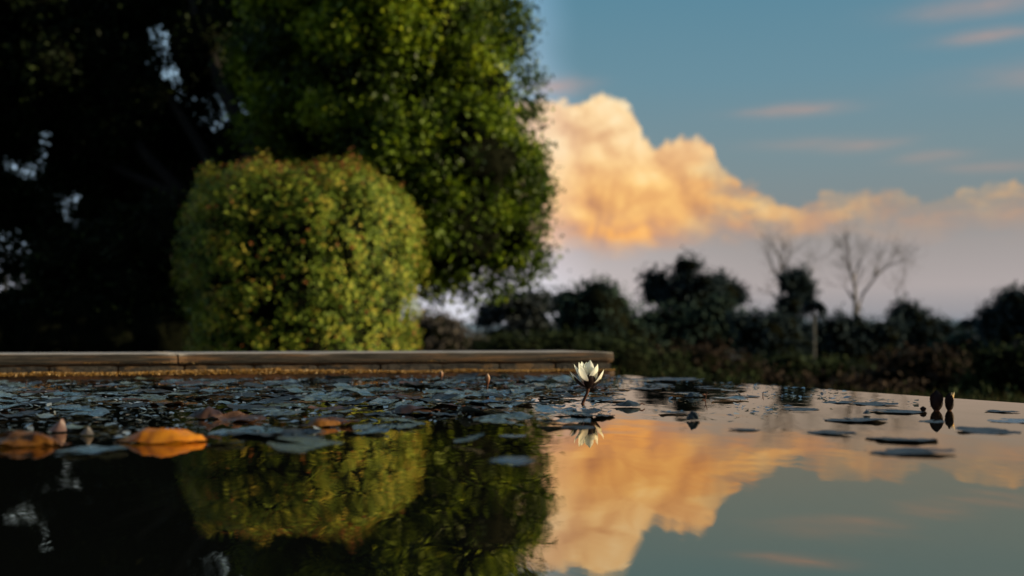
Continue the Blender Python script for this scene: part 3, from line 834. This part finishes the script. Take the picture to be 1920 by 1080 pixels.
leafy('bushy green tree filling below the dark pine crown', 1300, 50, [(1300, 630, 100, 54), (1230, 615, 46, 40), (1380, 625, 40, 36), (1340, 600, 50, 40), (1260, 660, 70, 40)], 'far_green', .24, 4.0)
leafy('narrow leafy tree beside the bare trunk left of the pale palm', 1490, 52, [(1500, 540, 25, 32), (1478, 532, 20, 20), (1512, 560, 16, 18), (1480, 575, 26, 20), (1470, 600, 34, 26), (1497, 520, 16, 14)], 'far_dark', .20, 5.0, trunks=[((1480, 640), (1482, 580), (1492, 540))])
leafy('dark wooded clump between the pine and the narrow leafy tree', 1430, 46, [(1430, 628, 50, 34), (1400, 610, 26, 22), (1470, 640, 50, 50), (1440, 660, 60, 40)], 'far_dark', .22, 4.0)
leafy('dark clump of trees below the tall bare tree', 1590, 48, [(1560, 622, 34, 24), (1600, 618, 36, 26), (1650, 625, 36, 26), (1580, 660, 60, 46), (1640, 660, 50, 42), (1520, 640, 30, 40)], 'far_dark', .22, 4.0)
leafy('dark pointed tree clump right of the tall bare tree', 1710, 50, [(1705, 605, 34, 32), (1700, 583, 17, 16), (1680, 590, 12, 16), (1725, 612, 34, 22), (1760, 622, 30, 22), (1740, 650, 50, 40), (1690, 650, 40, 40)], 'far_dark', .20, 5.0)
leafy('dark layered tree cut off by the right edge of the view', 1900, 44, [(1895, 568, 26, 20), (1925, 570, 40, 24), (1880, 592, 40, 22), (1855, 602, 18, 14), (1930, 620, 70, 50), (1870, 625, 40, 26), (1990, 600, 60, 50)], 'far_dark', .20, 5.0, name='pine_tree')
leafy('low dark thicket at the foot of the short palm', 1820, 46, [(1800, 655, 50, 26), (1850, 660, 50, 28), (1830, 675, 60, 30)], 'far_green', .22, 4.0, name='thicket')
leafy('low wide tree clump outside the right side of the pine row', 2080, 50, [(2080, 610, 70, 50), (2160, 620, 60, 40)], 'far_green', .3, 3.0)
GB = 'leafless trees beyond the pond'
bare_tree('tall leafless tree rising behind the narrow leafy tree', 1468, 640, 55, [[(1466, 640), (1466, 560), (1464, 520), (1468, 490), (1460, 478)], [(1466, 530), (1450, 500), (1448, 480)], [(1468, 500), (1478, 482)], [(1464, 570), (1448, 556)]], .16, GB)
bare_tree('faint slanting leafless tree above the pale palm', 1518, 640, 60, [[(1515, 640), (1518, 560), (1516, 510), (1530, 490), (1550, 478)], [(1520, 510), (1545, 495)]], .08, GB)
bare_tree('widest leafless tree with a long limb reaching right', 1605, 640, 55, [[(1605, 640), (1603, 590), (1600, 540), (1600, 510), (1592, 480)], [(1606, 590), (1622, 550), (1640, 515), (1665, 498), (1685, 492)], [(1600, 525), (1612, 498), (1618, 482)], [(1600, 560), (1582, 540)], [(1640, 515), (1650, 495)]], .20, GB)
bare_tree('small leafless tree behind the dark pointed clump', 1690, 640, 58, [[(1690, 640), (1690, 590), (1682, 550), (1690, 520)], [(1690, 580), (1700, 545), (1698, 515)]], .07, GB)
palm('slim palm with a pale trunk beside the narrow leafy tree', 1525, 570, 47, 24, .10, M['pale_bark'], 'palms beyond the pond')
palm('short palm standing alone at the right of the tree row', 1820, 607, 50, 31, .12, M['far_bark'], 'palms beyond the pond')

# bank shrubs between the pond and the trees
bank = [('low green shrub on the bank just right of the wall end', 1180, 16, [(1150, 690, 90, 45), (1230, 700, 70, 40)], 'bank_green'),
        ('russet shrub on the bank behind the lily flower', 1300, 18, [(1300, 690, 90, 40), (1240, 695, 50, 30), (1380, 705, 60, 30)], 'bank_brown'),
        ('green grassy mound in the middle of the bank', 1500, 20, [(1480, 705, 110, 34), (1580, 712, 90, 30), (1400, 720, 80, 30)], 'bank_green'),
        ('wide russet mound on the right of the bank', 1740, 15, [(1740, 712, 110, 52), (1660, 725, 70, 38), (1830, 735, 70, 40)], 'bank_brown'),
        ('dark green bank shrub at the right edge of the view', 1900, 14, [(1900, 700, 80, 60), (1960, 720, 90, 70), (1850, 740, 60, 40)], 'bank_green'),
        ('low green shrub behind the middle of the wall', 960, 26, [(960, 655, 80, 26), (1050, 655, 70, 28), (1130, 665, 60, 30)], 'bank_green'),
        ('small bank shrub nearest the right pond edge', 1560, 11, [(1560, 745, 70, 30), (1650, 752, 70, 30), (1470, 740, 60, 28)], 'bank_brown'),
        ('dark leafy bank shrub below the pine', 1340, 13, [(1340, 735, 80, 34), (1250, 730, 60, 30)], 'bank_green'),
        ('dark bank shrub nearest the right corner of the pond', 1800, 9, [(1800, 790, 110, 42), (1920, 800, 110, 50)], 'bank_green')]
for lab, px, D, bl, mt in bank:
    t, m, cr, b0 = shrub('bank_shrub', lab, 'shrub', bl, D, M[mt], .05 + D * .002, 60 - D, 'shrubs on the bank')
    for b in list(bl):
        z_ = (P(b[0], b[1], D) - b0).z
        cr.blob((P(b[0], b[1], D) - b0) * 1.0 + Vector((0, .1, -z_ * .5)), (b[2] / F * D * .75, .5, max(.2, z_ * .55)), 4, .15)
    m.build('foliage', M[mt], t); cr.build('shade_core', M['core'], t)

# grass over the bank and round the bush
gr = MB(); n = 42000
D_ = 5.0 + 40 * rng.random(n) ** 1.6; a_ = rng.uniform(-.52, .62, n)
gx, gy = D_ * np.sin(a_), D_ * np.cos(a_)
ok = ~((gx < -.2 + .1 * gy) & (gy < 8)) & ~((gx < -.04 * gy) & (gy < 26)); gx, gy, D_ = gx[ok], gy[ok], D_[ok]; n = len(gx)
gzv = np.array([gz(a, b) for a, b in zip(gx, gy)])
h_ = rng.uniform(.12, .42, n) * (.7 + D_ * .02); lean = rng.normal(size=(n, 2)) * .35
w_ = .006 + D_ * .0006; th_ = rng.uniform(0, 6.28, n); wx, wy = np.cos(th_) * w_, np.sin(th_) * w_
b_ = np.stack([gx, gy, gzv - .02], 1); tip = b_ + np.stack([lean[:, 0] * h_, lean[:, 1] * h_, h_], 1); wv_ = np.stack([wx, wy, wx * 0], 1)
gr.add(np.stack([b_ - wv_, b_ + wv_, tip + wv_ * .15, tip - wv_ * .15], 1).reshape(-1, 3), np.arange(4 * n).reshape(-1, 4), np.repeat(rng.random(n), 4))
tag(gr.build('grass', M['grass']), 'dark rough grass covering the bank beyond the pond', 'grass', kind='stuff')


# ------------------------------------------------------------------ lily pads
def pad_mesh(seed, curl, slit=.24, ruff=.03):
    rs = random.Random(seed); NR, NA = 12, 64; V, Fc, T = [], [], []
    ph = [rs.uniform(0, 6.28) for _ in range(4)]; el = rs.uniform(.82, 1.12)
    for i in range(NR + 1):
        s_ = i / NR
        for k_ in range(NA + 1):
            a = slit + (2 * math.pi - 2 * slit) * k_ / NA
            rr = s_ * (1 + .05 * math.sin(a * 3 + ph[0]) + .03 * math.sin(a * 7 + ph[1]))
            if s_ < .3: a = math.pi + (a - math.pi) * (1 if s_ > .05 else .999)
            z = .03 + .6 * ruff * s_ * math.sin(a * 5 + ph[2]) * s_ + curl * .5 * s_ ** 6 * (.5 + .5 * math.sin(a * 2 + ph[3])) + .055 * mnoise.noise(Vector((rr * math.cos(a) * 3.5, rr * math.sin(a) * 3.5, seed))) + .020 * s_ * mnoise.noise(Vector((rr * math.cos(a) * 10, rr * math.sin(a) * 10, seed)))
            V.append((rr * math.cos(a), rr * math.sin(a) * el, max(z, .004))); T.append(s_)
    for i in range(NR):
        for k_ in range(NA):
            Fc.append([i * (NA + 1) + k_, (i + 1) * (NA + 1) + k_, (i + 1) * (NA + 1) + k_ + 1, i * (NA + 1) + k_ + 1])
    m = MB(); m.add(V, Fc, T); return m


protos = {}
for mt in ('pad', 'pad_dark', 'pad_brown'):
    protos[mt] = []
    for j in range(6):
        curl = (.05, .10, .22, .02, .35, .14)[j] * (1.3 if mt == 'pad_brown' else 1)
        o = pad_mesh(j + 10 * len(mt), curl, ruff=(.02, .05, .07, .015, .09, .04)[j]).build('lily_pad', M[mt])
        protos[mt].append([o, False])


def put_pad(p, r, mt, j, label, group, tilt=0.05, flat=1.0, z=0.0):
    o, used = protos[mt][j]
    if used:
        o = o.copy(); col.objects.link(o)
    protos[mt][j][1] = True
    o.location = (p.x, p.y, .0004 + z); o.scale = (r, r, r * flat)
    o.rotation_euler = (random.gauss(0, tilt), random.gauss(0, tilt), random.uniform(0, 6.28))
    tag(o, label, 'lily pad', group)
    return o


def yfront(px):
    xs = [-200, 0, 200, 400, 600, 750, 900, 1000, 1150, 1300, 1420, 1500]; ys = [850, 858, 850, 838, 832, 815, 800, 805, 790, 792, 800, 780]
    return float(np.interp(px, xs, ys))


rs = random.Random(21); placed = []; cnt = 0; tries = 0
FLOWER = W(1093, 757)
while cnt < 275 and tries < 60000:
    tries += 1
    X = rs.uniform(-1.9, .75); Y = 1.1 + 2.35 * rs.random() ** .8
    px = 960 + X / Y * F; py = HY + HC * F / Y
    if px < -60 or px > 1450: continue
    if py > yfront(px): continue
    # keep clear of the wall
    q = Vector((X, Y, 0)) - C0; dw = -(q.x * -.238 + q.y * .971)
    if dw < .07: continue
    if px < 300 and dw < .35 and rs.random() < .8: continue
    dens = 1.0 if px < 1120 else .34
    if px > 1160: dens = .22
    if px > 1180 and py < 735: dens = .12
    if px > 1120 and py > 768: dens *= .7
    if rs.random() > dens: continue
    # stay inside the brim
    s_ = (q.x * .904 + q.y * .427)
    if s_ > -.09: continue
    r = rs.uniform(.028, .058) * (1.0 if Y > 1.6 else .85)
    if px > 1120: r *= .8
    if (Vector((X, Y, 0)) - FLOWER).length < r + .02: continue
    if 190 < px < 410 and 770 < py < 845: continue
    if px < 150 and 790 < py < 850: continue
    ov = .62 if px < 1120 else .85
    if any((X - a) ** 2 + (Y - b) ** 2 < ((r + c_) * ov) ** 2 for a, b, c_ in placed): continue
    placed.append((X, Y, r)); cnt += 1
    w = rs.random(); mt = 'pad' if w < .64 else ('pad_dark' if w < .90 else 'pad_brown')
    if px > 1120: mt = 'pad_dark' if w < .8 else 'pad'
    j = rs.randint(0, 5)
    look = {'pad': 'blue-grey lily pad', 'pad_dark': 'dark old lily pad', 'pad_brown': 'brown pad'}[mt]
    edge = ('lying flat', 'with a wavy rim', 'with its rim curled up', 'lying flat', 'with a curled rim', 'with a wavy rim')[j]
    if dw < .6: where = 'close to the wall'
    elif px > 1180: where = 'in the scatter right of the flower'
    elif px > 980: where = 'clustered round the flower'
    elif py > 790: where = 'at the carpet front'
    elif px < 420: where = 'behind the orange leaf'
    else: where = 'left of the flower'
    big = 'small ' if r < .036 else ('large ' if r > .05 else '')
    put_pad(Vector((X, Y, 0)), r, mt, j, f'{big}{look} {edge} {where}', 'lily pads floating on the pond', .045 if px < 1120 else .015, .8 if px < 1120 else .45, rs.uniform(0, .002))

GI = 'single lily pads on open water'
for px, py, wpx, mt, j, lab in (
        (1562, 812, 88, 'pad_dark', 1, 'ruffled dark lily pad alone on the pale water, left of two flat pads'),
        (1700, 847, 165, 'pad_dark', 3, 'long flat dark lily pad nearest the camera on the orange reflection'),
        (1690, 824, 130, 'pad_dark', 0, 'flat slate lily pad just behind the long flat dark pad'),
        (1850, 809, 110, 'pad_dark', 1, 'dark lily pad in front of the twin buds near the right edge'),
        (1900, 790, 90, 'pad', 3, 'thin grey lily pad cut by the right edge of the view'),
        (1748, 791, 50, 'pad_dark', 0, 'small dark lily pad under the reflection of the twin buds'),
        (1640, 758, 80, 'pad_dark', 1, 'grey-green lily pad midway between the flower and the twin buds'),
        (1680, 772, 110, 'pad_dark', 0, 'broad dark grey lily pad left of the small closed bud'),
        (1500, 768, 70, 'pad_dark', 3, 'dark lily pad in front of the tall grass stub'),
        (1600, 788, 120, 'pad_dark', 0, 'broad dull lily pad behind the ruffled dark pad'),
        (1395, 806, 60, 'pad_dark', 0, 'dark lily pad at the right end of the scattered row'),
        (1880, 772, 60, 'pad_dark', 1, 'small dark lily pad right of the twin buds near the far brim'),
        (1570, 755, 60, 'pad_dark', 0, 'thin dark lily pad close to the far brim in the middle of the open water'),
        (1375, 733, 50, 'pad', 2, 'small curled lily pad near the far brim right of the flower'),
        (1260, 712, 120, 'pad_dark', 0, 'dark lily pad lying nearest the end of the wall by the brim'),
        (878, 832, 62, 'pad', 2, 'tilted pale blue lily pad alone on the dark reflection'),
        (955, 866, 95, 'pad', 3, 'pale blue lily pad farthest forward on the dark reflection'),
        (962, 818, 60, 'pad', 0, 'small pale lily pad between the tilted pad and the orange reflection'),
        (1085, 802, 70, 'pad_dark', 3, 'dark lily pad touching the reflection of the lily flower'),
        (1110, 815, 16, 'pad_brown', 3, 'tiny brown leaf scrap on the orange reflection in front of the flower'),
        (590, 838, 180, 'pad', 3, 'wide pale lily pad in front of the carpet right of the orange leaf'),
        (470, 812, 150, 'pad', 1, 'pale blue lily pad touching the right tip of the orange leaf')):
    p = W(px, py); r = wpx / 2 / F * p.y
    t_ = .05
    o = put_pad(p, r, mt, j, lab, None if False else GI, t_ * (.5 if px > 1000 else 1), .5)
    if px == 878: o.rotation_euler[0] = -.22; o.location.z += .006

# brown domed leaves among the pads
def curled_leaf(name, p, L, Wd, H, mat, rz, label, grp, cat='leaf', skew=0.0, tiltup=0.0, jag=0.0, roll=0.0):
    """a dry leaf arched over the water, pointed at both ends, with a midrib crease"""
    m = MB(); NU, NV = 22, 9; V, T, Fc = [], [], []
    for i in range(NU + 1):
        u = i / NU; wv_ = math.sin(math.pi * min(1, u ** (1 + skew))) ** .75
        for k_ in range(NV + 1):
            v = k_ / NV * 2 - 1
            x = (u - .5) * L
            y = v * Wd * .5 * wv_ + jag * Wd * mnoise.noise(Vector((u * 9, v * 2, L * 99)))
            z = H * (math.sin(math.pi * u ** (1 + skew)) ** .6) * (.55 + .45 * min(1, max(0, (u - .18) * 6))) * (1 - (abs(v)) ** 1.6) + H * .10 * abs(v) * wv_ + H * .30 * mnoise.noise(Vector((u * 5, v * 2.5, L * 77))) + H * .12 * mnoise.noise(Vector((u * 16, v * 5, L * 57))) + tiltup * (u ** 3)
            z -= H * .06 * math.exp(-(v * 7) ** 2)
            V.append((x, y, max(.0012, z))); T.append(abs(v) * .7 + .3 * abs(u * 2 - 1) ** 4)
    for i in range(NU):
        for k_ in range(NV):
            Fc.append([i * (NV + 1) + k_, (i + 1) * (NV + 1) + k_, (i + 1) * (NV + 1) + k_ + 1, i * (NV + 1) + k_ + 1])
    m.add(V, Fc, T)
    t = thing(name, label, cat, (p.x, p.y, .001), rz, grp)
    b = m.build('blade', mat, t); b.rotation_euler[0] = roll
    s_ = MB(); s_.tube([(L * .46, 0, .004), (L * .55, 0, .006 + tiltup), (L * .64, .004, .003 + tiltup)], [.0016, .0012, .0010], 6); s_.build('stalk', M['stem'], t)
    return t


GL = 'fallen leaves on the lily pads'
p = W(300, 829); curled_leaf('fallen_leaf', p, .122, .060, .019, M['orange'], R(3), 'large arched orange dead leaf floating at the left front', GL, skew=.12, jag=.06)
p = W(50, 835); curled_leaf('fallen_leaf', p, .118, .055, .017, M['ochre'], R(172), 'ochre brown dead leaf half cut by the left edge', GL, jag=.3, skew=.15)
p = W(385, 785); curled_leaf('fallen_leaf', p, .060, .050, .018, M['pad_brown'], R(12), 'dark domed brown leaf above the right tip of the orange leaf', GL)
p = W(765, 775); curled_leaf('fallen_leaf', p, .090, .06, .014, M['pad_brown'], R(2), 'dark maroon domed leaf in the middle of the pad carpet', GL)
p = W(838, 768); curled_leaf('fallen_leaf', p, .060, .04, .010, M['pad_brown'], R(8), 'smaller maroon leaf just right of the domed maroon leaf', GL)
p = W(1172, 763); curled_leaf('fallen_leaf', p, .060, .04, .011, M['pad_dark'], R(-6), 'black pointed leaf curled beside the lily stem', GL, skew=.5)
p = W(1300, 745); curled_leaf('fallen_leaf', p, .050, .035, .010, M['pad_dark'], R(15), 'black crumpled leaf right of the flower near the far brim', GL, jag=.15)
p = W(1300, 788); curled_leaf('fallen_leaf', p, .028, .02, .014, M['pad_dark'], R(40), 'small black leaf stub standing in the scattered pads', GL, jag=.2)
p = W(1625, 778); curled_leaf('fallen_leaf', p, .020, .014, .007, M['pad_dark'], R(70), 'tiny black leaf stub left of the small closed bud', GL)
p = W(600, 800); curled_leaf('fallen_leaf', p, .07, .04, .012, M['ochre'], R(15), 'dull brown leaf scrap lying in the blurred pads right of the orange leaf', GL, jag=.1)


def shard(px, py, hpx, wpx, mat, lab, lean):
    p = W(px, py); s_ = p.y / F; m = MB(); h, w_ = hpx * s_, wpx * s_; V, T, Fc = [], [], []
    for i in range(7):
        u = i / 6
        for k_ in range(5):
            v = k_ / 2 - 1
            V.append((v * w_ / 2 * (1 - u) ** .8 + lean * w_ * u, .25 * w_ * (v * v) + h * .2 * u, h * u)); T.append(.2 + .3 * u)
    for i in range(6):
        for k_ in range(4): Fc.append([i * 5 + k_, i * 5 + k_ + 1, (i + 1) * 5 + k_ + 1, (i + 1) * 5 + k_])
    m.add(V, Fc, T); o = m.build('leaf_tip', M[mat]); o.location = (p.x, p.y, .002); tag(o, lab, 'leaf', 'upright leaf tips')
shard(103, 812, 23, 36, 'pinkish', 'pale pink pointed leaf tip standing up behind the ochre leaf', .25)
shard(160, 818, 15, 26, 'greyleaf', 'grey pointed leaf tip standing between the two orange leaves', .1)

# little grass stubs poking out of the water
for px, py, hpx, lab in ((1322, 752, 18, 'thin upright stub right of the flower by the black leaf'), (658, 725, 18, 'thin bent sprig in the pads left of the buds'), (1430, 742, 8, 'short stub on open water'),
                         (48, 725, 12, 'pale short sprig by the left end of the wall'), (1388, 748, 7, 'very short stub near the far brim')):
    p = W(px, py); h = hpx / F * p.y; m = MB()
    m.tube([(0, 0, -.002), (h * .1, 0, h * .5), (h * .25, 0, h)], [.0011, .0009, .0004], 5)
    m.tube([(h * .08, 0, h * .4), (-h * .2, 0, h * .75)], [.0008, .0003], 5)
    o = m.build('water_sprig', M['stem']); o.location = p; tag(o, lab, 'sprig', 'sprigs poking through the water')

# countless scraps floating among the pads
db = MB(); n = 4200; ps = []
while len(ps) < n:
    X = rs.uniform(-1.9, .9); Y = 1.3 + 2.1 * rs.random()
    px = 960 + X / Y * F; py = HY + HC * F / Y
    q = Vector((X, Y, 0)) - C0
    if py > yfront(px) - 12 or px > 1750 or px < -80 or -(q.x * -.238 + q.y * .971) < .04 or q.x * .904 + q.y * .427 > -.03: continue
    if px > 1150 and mnoise.noise(Vector((X * 5, Y * 5, 0))) < .12: continue
    ps.append((X, Y, rs.uniform(.001, .005)))
ps = np.array(ps); nn = rng.normal(size=(n, 3)) * .20; nn[:, 2] = 1
db.leaves(ps, nn, .014 * rng.uniform(.3, 1.5, n), rng.random(n), .5)
M['scraps'] = leaf_mat('wet leaf scraps', [(0, (.012, .012, .012)), (.4, (.04, .06, .07)), (.8, (.09, .13, .16)), (.95, (.3, .32, .32)), (1, (.16, .10, .05))], .1, .2, 1.0)
tag(db.build('floating_debris', M['scraps']), 'countless leaf scraps and duckweed floating among the lily pads', 'floating debris', kind='stuff')


# pollen and leaf dust on the open water
pd = MB(); n = 700
px_ = rng.uniform(-100, 2000, n); py_ = HY + HC * F / rng.uniform(.55, 2.6, n)
Yp = HC * F / (py_ - HY); Xp = (px_ - 960) / F * Yp
ok = ((Xp - C0.x) * .904 + (Yp - C0.y) * .427) < -.03; Xp, Yp = Xp[ok], Yp[ok]; n = len(Xp)
nn = rng.normal(size=(n, 3)) * .05; nn[:, 2] = 1
pd.leaves(np.stack([Xp, Yp, np.full(n, .0012)], 1), nn, rng.uniform(.0008, .0035, n), rng.uniform(.0, .8, n), .6)
tag(pd.build('leaf_dust', M['scraps']), 'fine leaf dust floating on the open water', 'floating dust', kind='stuff')

# beads of water glinting on the pads
bd = MB(); k_ = 0
while k_ < 260:
    X, Y, r = rs.choice(placed); a = rs.uniform(0, 6.28); q = r * rs.uniform(0, .9); rr = rs.uniform(.0006, .0016)
    bd.blob((X + q * math.cos(a), Y + q * math.sin(a), r * .03 + .0035 + rr * .3), (rr, rr, rr * .8), 3, 0.0); k_ += 1
bm_, bnt, bb = newmat('water beads'); bb.inputs['Base Color'].default_value = (.10, .12, .14, 1); bb.inputs['Roughness'].default_value = .12; bb.inputs['Specular IOR Level'].default_value = 1.0
tag(bd.build('water_beads', bm_), 'tiny water beads glinting on the lily pads', 'water beads', kind='stuff')


# ------------------------------------------------------------------ water lily
def petal(L, Wd, th0, th1, cup=.35, tipw=1.0, n=12, m=6, base=.12, twist=0.0):
    """petal growing from the origin, leaning outward along -Y; th: angle from vertical"""
    V, T, Fc = [], [], []; r_, z_ = 0.0, 0.0
    for i in range(n + 1):
        s_ = i / n; th = th0 + (th1 - th0) * s_
        if i: r_ += math.sin(th) * L / n; z_ += math.cos(th) * L / n
        w_ = Wd * .5 * (base + (1 - base) * math.sin(math.pi * min(1, (s_ * .93 + .03)) ** 1.15) ** .8) * (1 if s_ < .97 else .35)
        if s_ > .75: w_ *= 1 - ((s_ - .75) / .25) ** 2 * .75
        for k_ in range(m + 1):
            v = k_ / m * 2 - 1
            ins = cup * w_ * v * v
            V.append((w_ * v, -(r_ - ins * math.cos(th)), z_ + ins * math.sin(th) + .0004 * math.sin(v * 9))); T.append(s_)
    for i in range(n):
        for k_ in range(m): Fc.append([i * (m + 1) + k_, i * (m + 1) + k_ + 1, (i + 1) * (m + 1) + k_ + 1, (i + 1) * (m + 1) + k_])
    mb_ = MB(); mb_.add(V, Fc, T); return mb_


def build_flower():
    foot = W(1093, 757); s_ = foot.y / F
    KW = 1.3
    t = thing('water_lily', 'open cream water lily with pink base and maroon sepals on a short stem', 'flower', tuple(foot))
    headp = Vector((10 * s_, 0, 30 * s_))
    m = MB(); m.tube([(-.006, 0, -.05), (-.001, 0, 0), (3 * s_, 0, 9 * s_), (8 * s_, 0, 20 * s_), tuple(headp)], [.0034, .0034, .0032, .0030, .0042], 12)
    m.build('stem', M['stem'], t)
    m = MB(); m.blob(tuple(headp + Vector((0, 0, .002))), (.0075, .0075, .0045), 5, .03); m.build('receptacle', M['sepal'], t)
    def put(nm, mb_, mat, az, dz=0.0, tilt=0.0):
        o = mb_.build(nm, M[mat], t); o.scale = (1.16,) * 3; o.location = headp + Vector((0, 0, dz)); o.rotation_euler = (0, R(3) + tilt, az); return o
    # az: 0 faces the viewer, positive turns to the right
    for az, L, Wd, a, b in ((6, .0355, .0170, 84, -26), (-62, .040, .013, 88, 26), (84, .036, .013, 88, 12), (176, .040, .015, 50, 12)):
        put('sepal', petal(L, Wd * 1.25, R(a), R(b), .30), 'sepal', R(az), -.0012, R(0))
    outer = [(-74, .047, .014, 80, 26), (-40, .047, .015, 62, 16), (38, .041, .015, 56, 0), (72, .045, .014, 80, 8), (112, .044, .015, 44, 10), (-112, .048, .014, 46, 22), (150, .045, .015, 40, 10), (-150, .047, .015, 40, 14)]
    for az, L, Wd, a, b in outer:
        put('petal', petal(L, Wd * KW, R(a), R(b), .30), 'petal', R(az), .001)
    for az, L, Wd, a, b in ((-96, .048, .013, 56, 12), (-56, .050, .0125, 44, 14), (4, .0475, .0135, 12, 4), (60, .046, .0135, 56, -4), (92, .0455, .0135, 54, -4), (140, .045, .013, 28, 6), (-140, .047, .013, 30, 8), (180, .045, .013, 28, 4)):
        put('petal', petal(L, Wd * KW, R(a), R(b), .35), 'petal', R(az), .0025)
    for k_ in range(5):
        put('petal', petal(.034 + .003 * (k_ % 2), .010, R(20), R(2), .35), 'petal', R(k_ * 72 + 12), .004)
    put('outer_petal', petal(.038, .013, R(86), R(12), .4), 'petal_green', R(80), 0.0)
    put('outer_petal', petal(.043, .010, R(80), R(34), .4), 'petal_green', R(-84), 0.0)
    m = MB()
    for k_ in range(46):
        a = random.uniform(0, 6.28); q = random.uniform(.05, .5)
        d = Vector((math.cos(a) * math.sin(q), math.sin(a) * math.sin(q), math.cos(q)))
        m.tube([headp + Vector((0, 0, .004)), headp + d * .012, headp + d * .012 + Vector((0, 0, .007))], [.0006, .0008, .0005], 5)
    m.build('stamens', M['stamen'], t)
build_flower()


def bud(px, py, hpx, wpx, label, stem_px, mats, lean=0.0, rim=True):
    foot = W(px, py); s_ = foot.y / F; h, w_ = hpx * s_, wpx * s_; sh = stem_px * s_
    t = thing('lily_bud', label, 'flower bud', tuple(foot), group='closed lily buds')
    top = Vector((lean * sh, 0, sh))
    m = MB(); m.tube([(-lean * .02, 0, -.04), (0, 0, 0), tuple(top * .5), tuple(top + Vector((0, 0, h * .1)))], [w_ * .16] * 3 + [w_ * .22], 8); m.build('stem', M['stem'], t)
    # inner closed body
    m = MB(); n = 12; pts = [top + Vector((lean * h * .15 * (i / n), 0, h * .97 * i / n)) for i in range(n + 1)]
    m.tube(pts, [max(.0003, w_ * .36 * math.sin(math.pi * (.06 + .93 * (i / n) ** .85)) ** .7) for i in range(n + 1)], 12, t=[i / n for i in range(n + 1)])
    m.build('closed_petals', M[mats[1]], t)
    for k_ in range(4):
        mb_ = petal(h * 1.08, w_ * .95, R(34), R(-27), .45, n=10, m=5, base=.3)
        o = mb_.build('sepal', M[mats[0]], t); o.location = top; o.rotation_euler = (0, lean * .15, R(18 + 90 * k_))
    return t


bud(912, 735, 20, 10, 'tan closed bud on a short stem in the pads left of the flower', 14, ('bud_tan', 'bud_tan'), .15)
bud(827, 714, 14, 9, 'small tan bud against the wall, farther left', 5, ('bud_tan', 'bud_tan'), 0)
bud(1756, 770, 38, 31, 'large dark maroon bud, left of the twin pair at the right', 0, ('sepal', 'sepal'), 0)
bud(1731, 772, 10, 13, 'smallest dark bud left of the twin pair', 0, ('sepal', 'sepal'), .1)
t = bud(1780, 770, 33, 22, 'dark bud with a golden open tip, right of the twin pair', 0, ('sepal', 'sepal'), .1)
s_ = W(1779, 770).y / F
for az, L, a, b, wd in ((50, 37, 14, 6, 9), (20, 35, 8, 0, 7)):
    o = petal(L * s_, wd * s_, R(a), R(b), .4, n=10, m=5).build('open_petal', M['bud_gold'], t); o.rotation_euler = (0, 0, R(az)); o.location = (.002, -.003, 0)

for arr in protos.values():
    for o, used in arr:
        if not used: bpy.data.objects.remove(o)
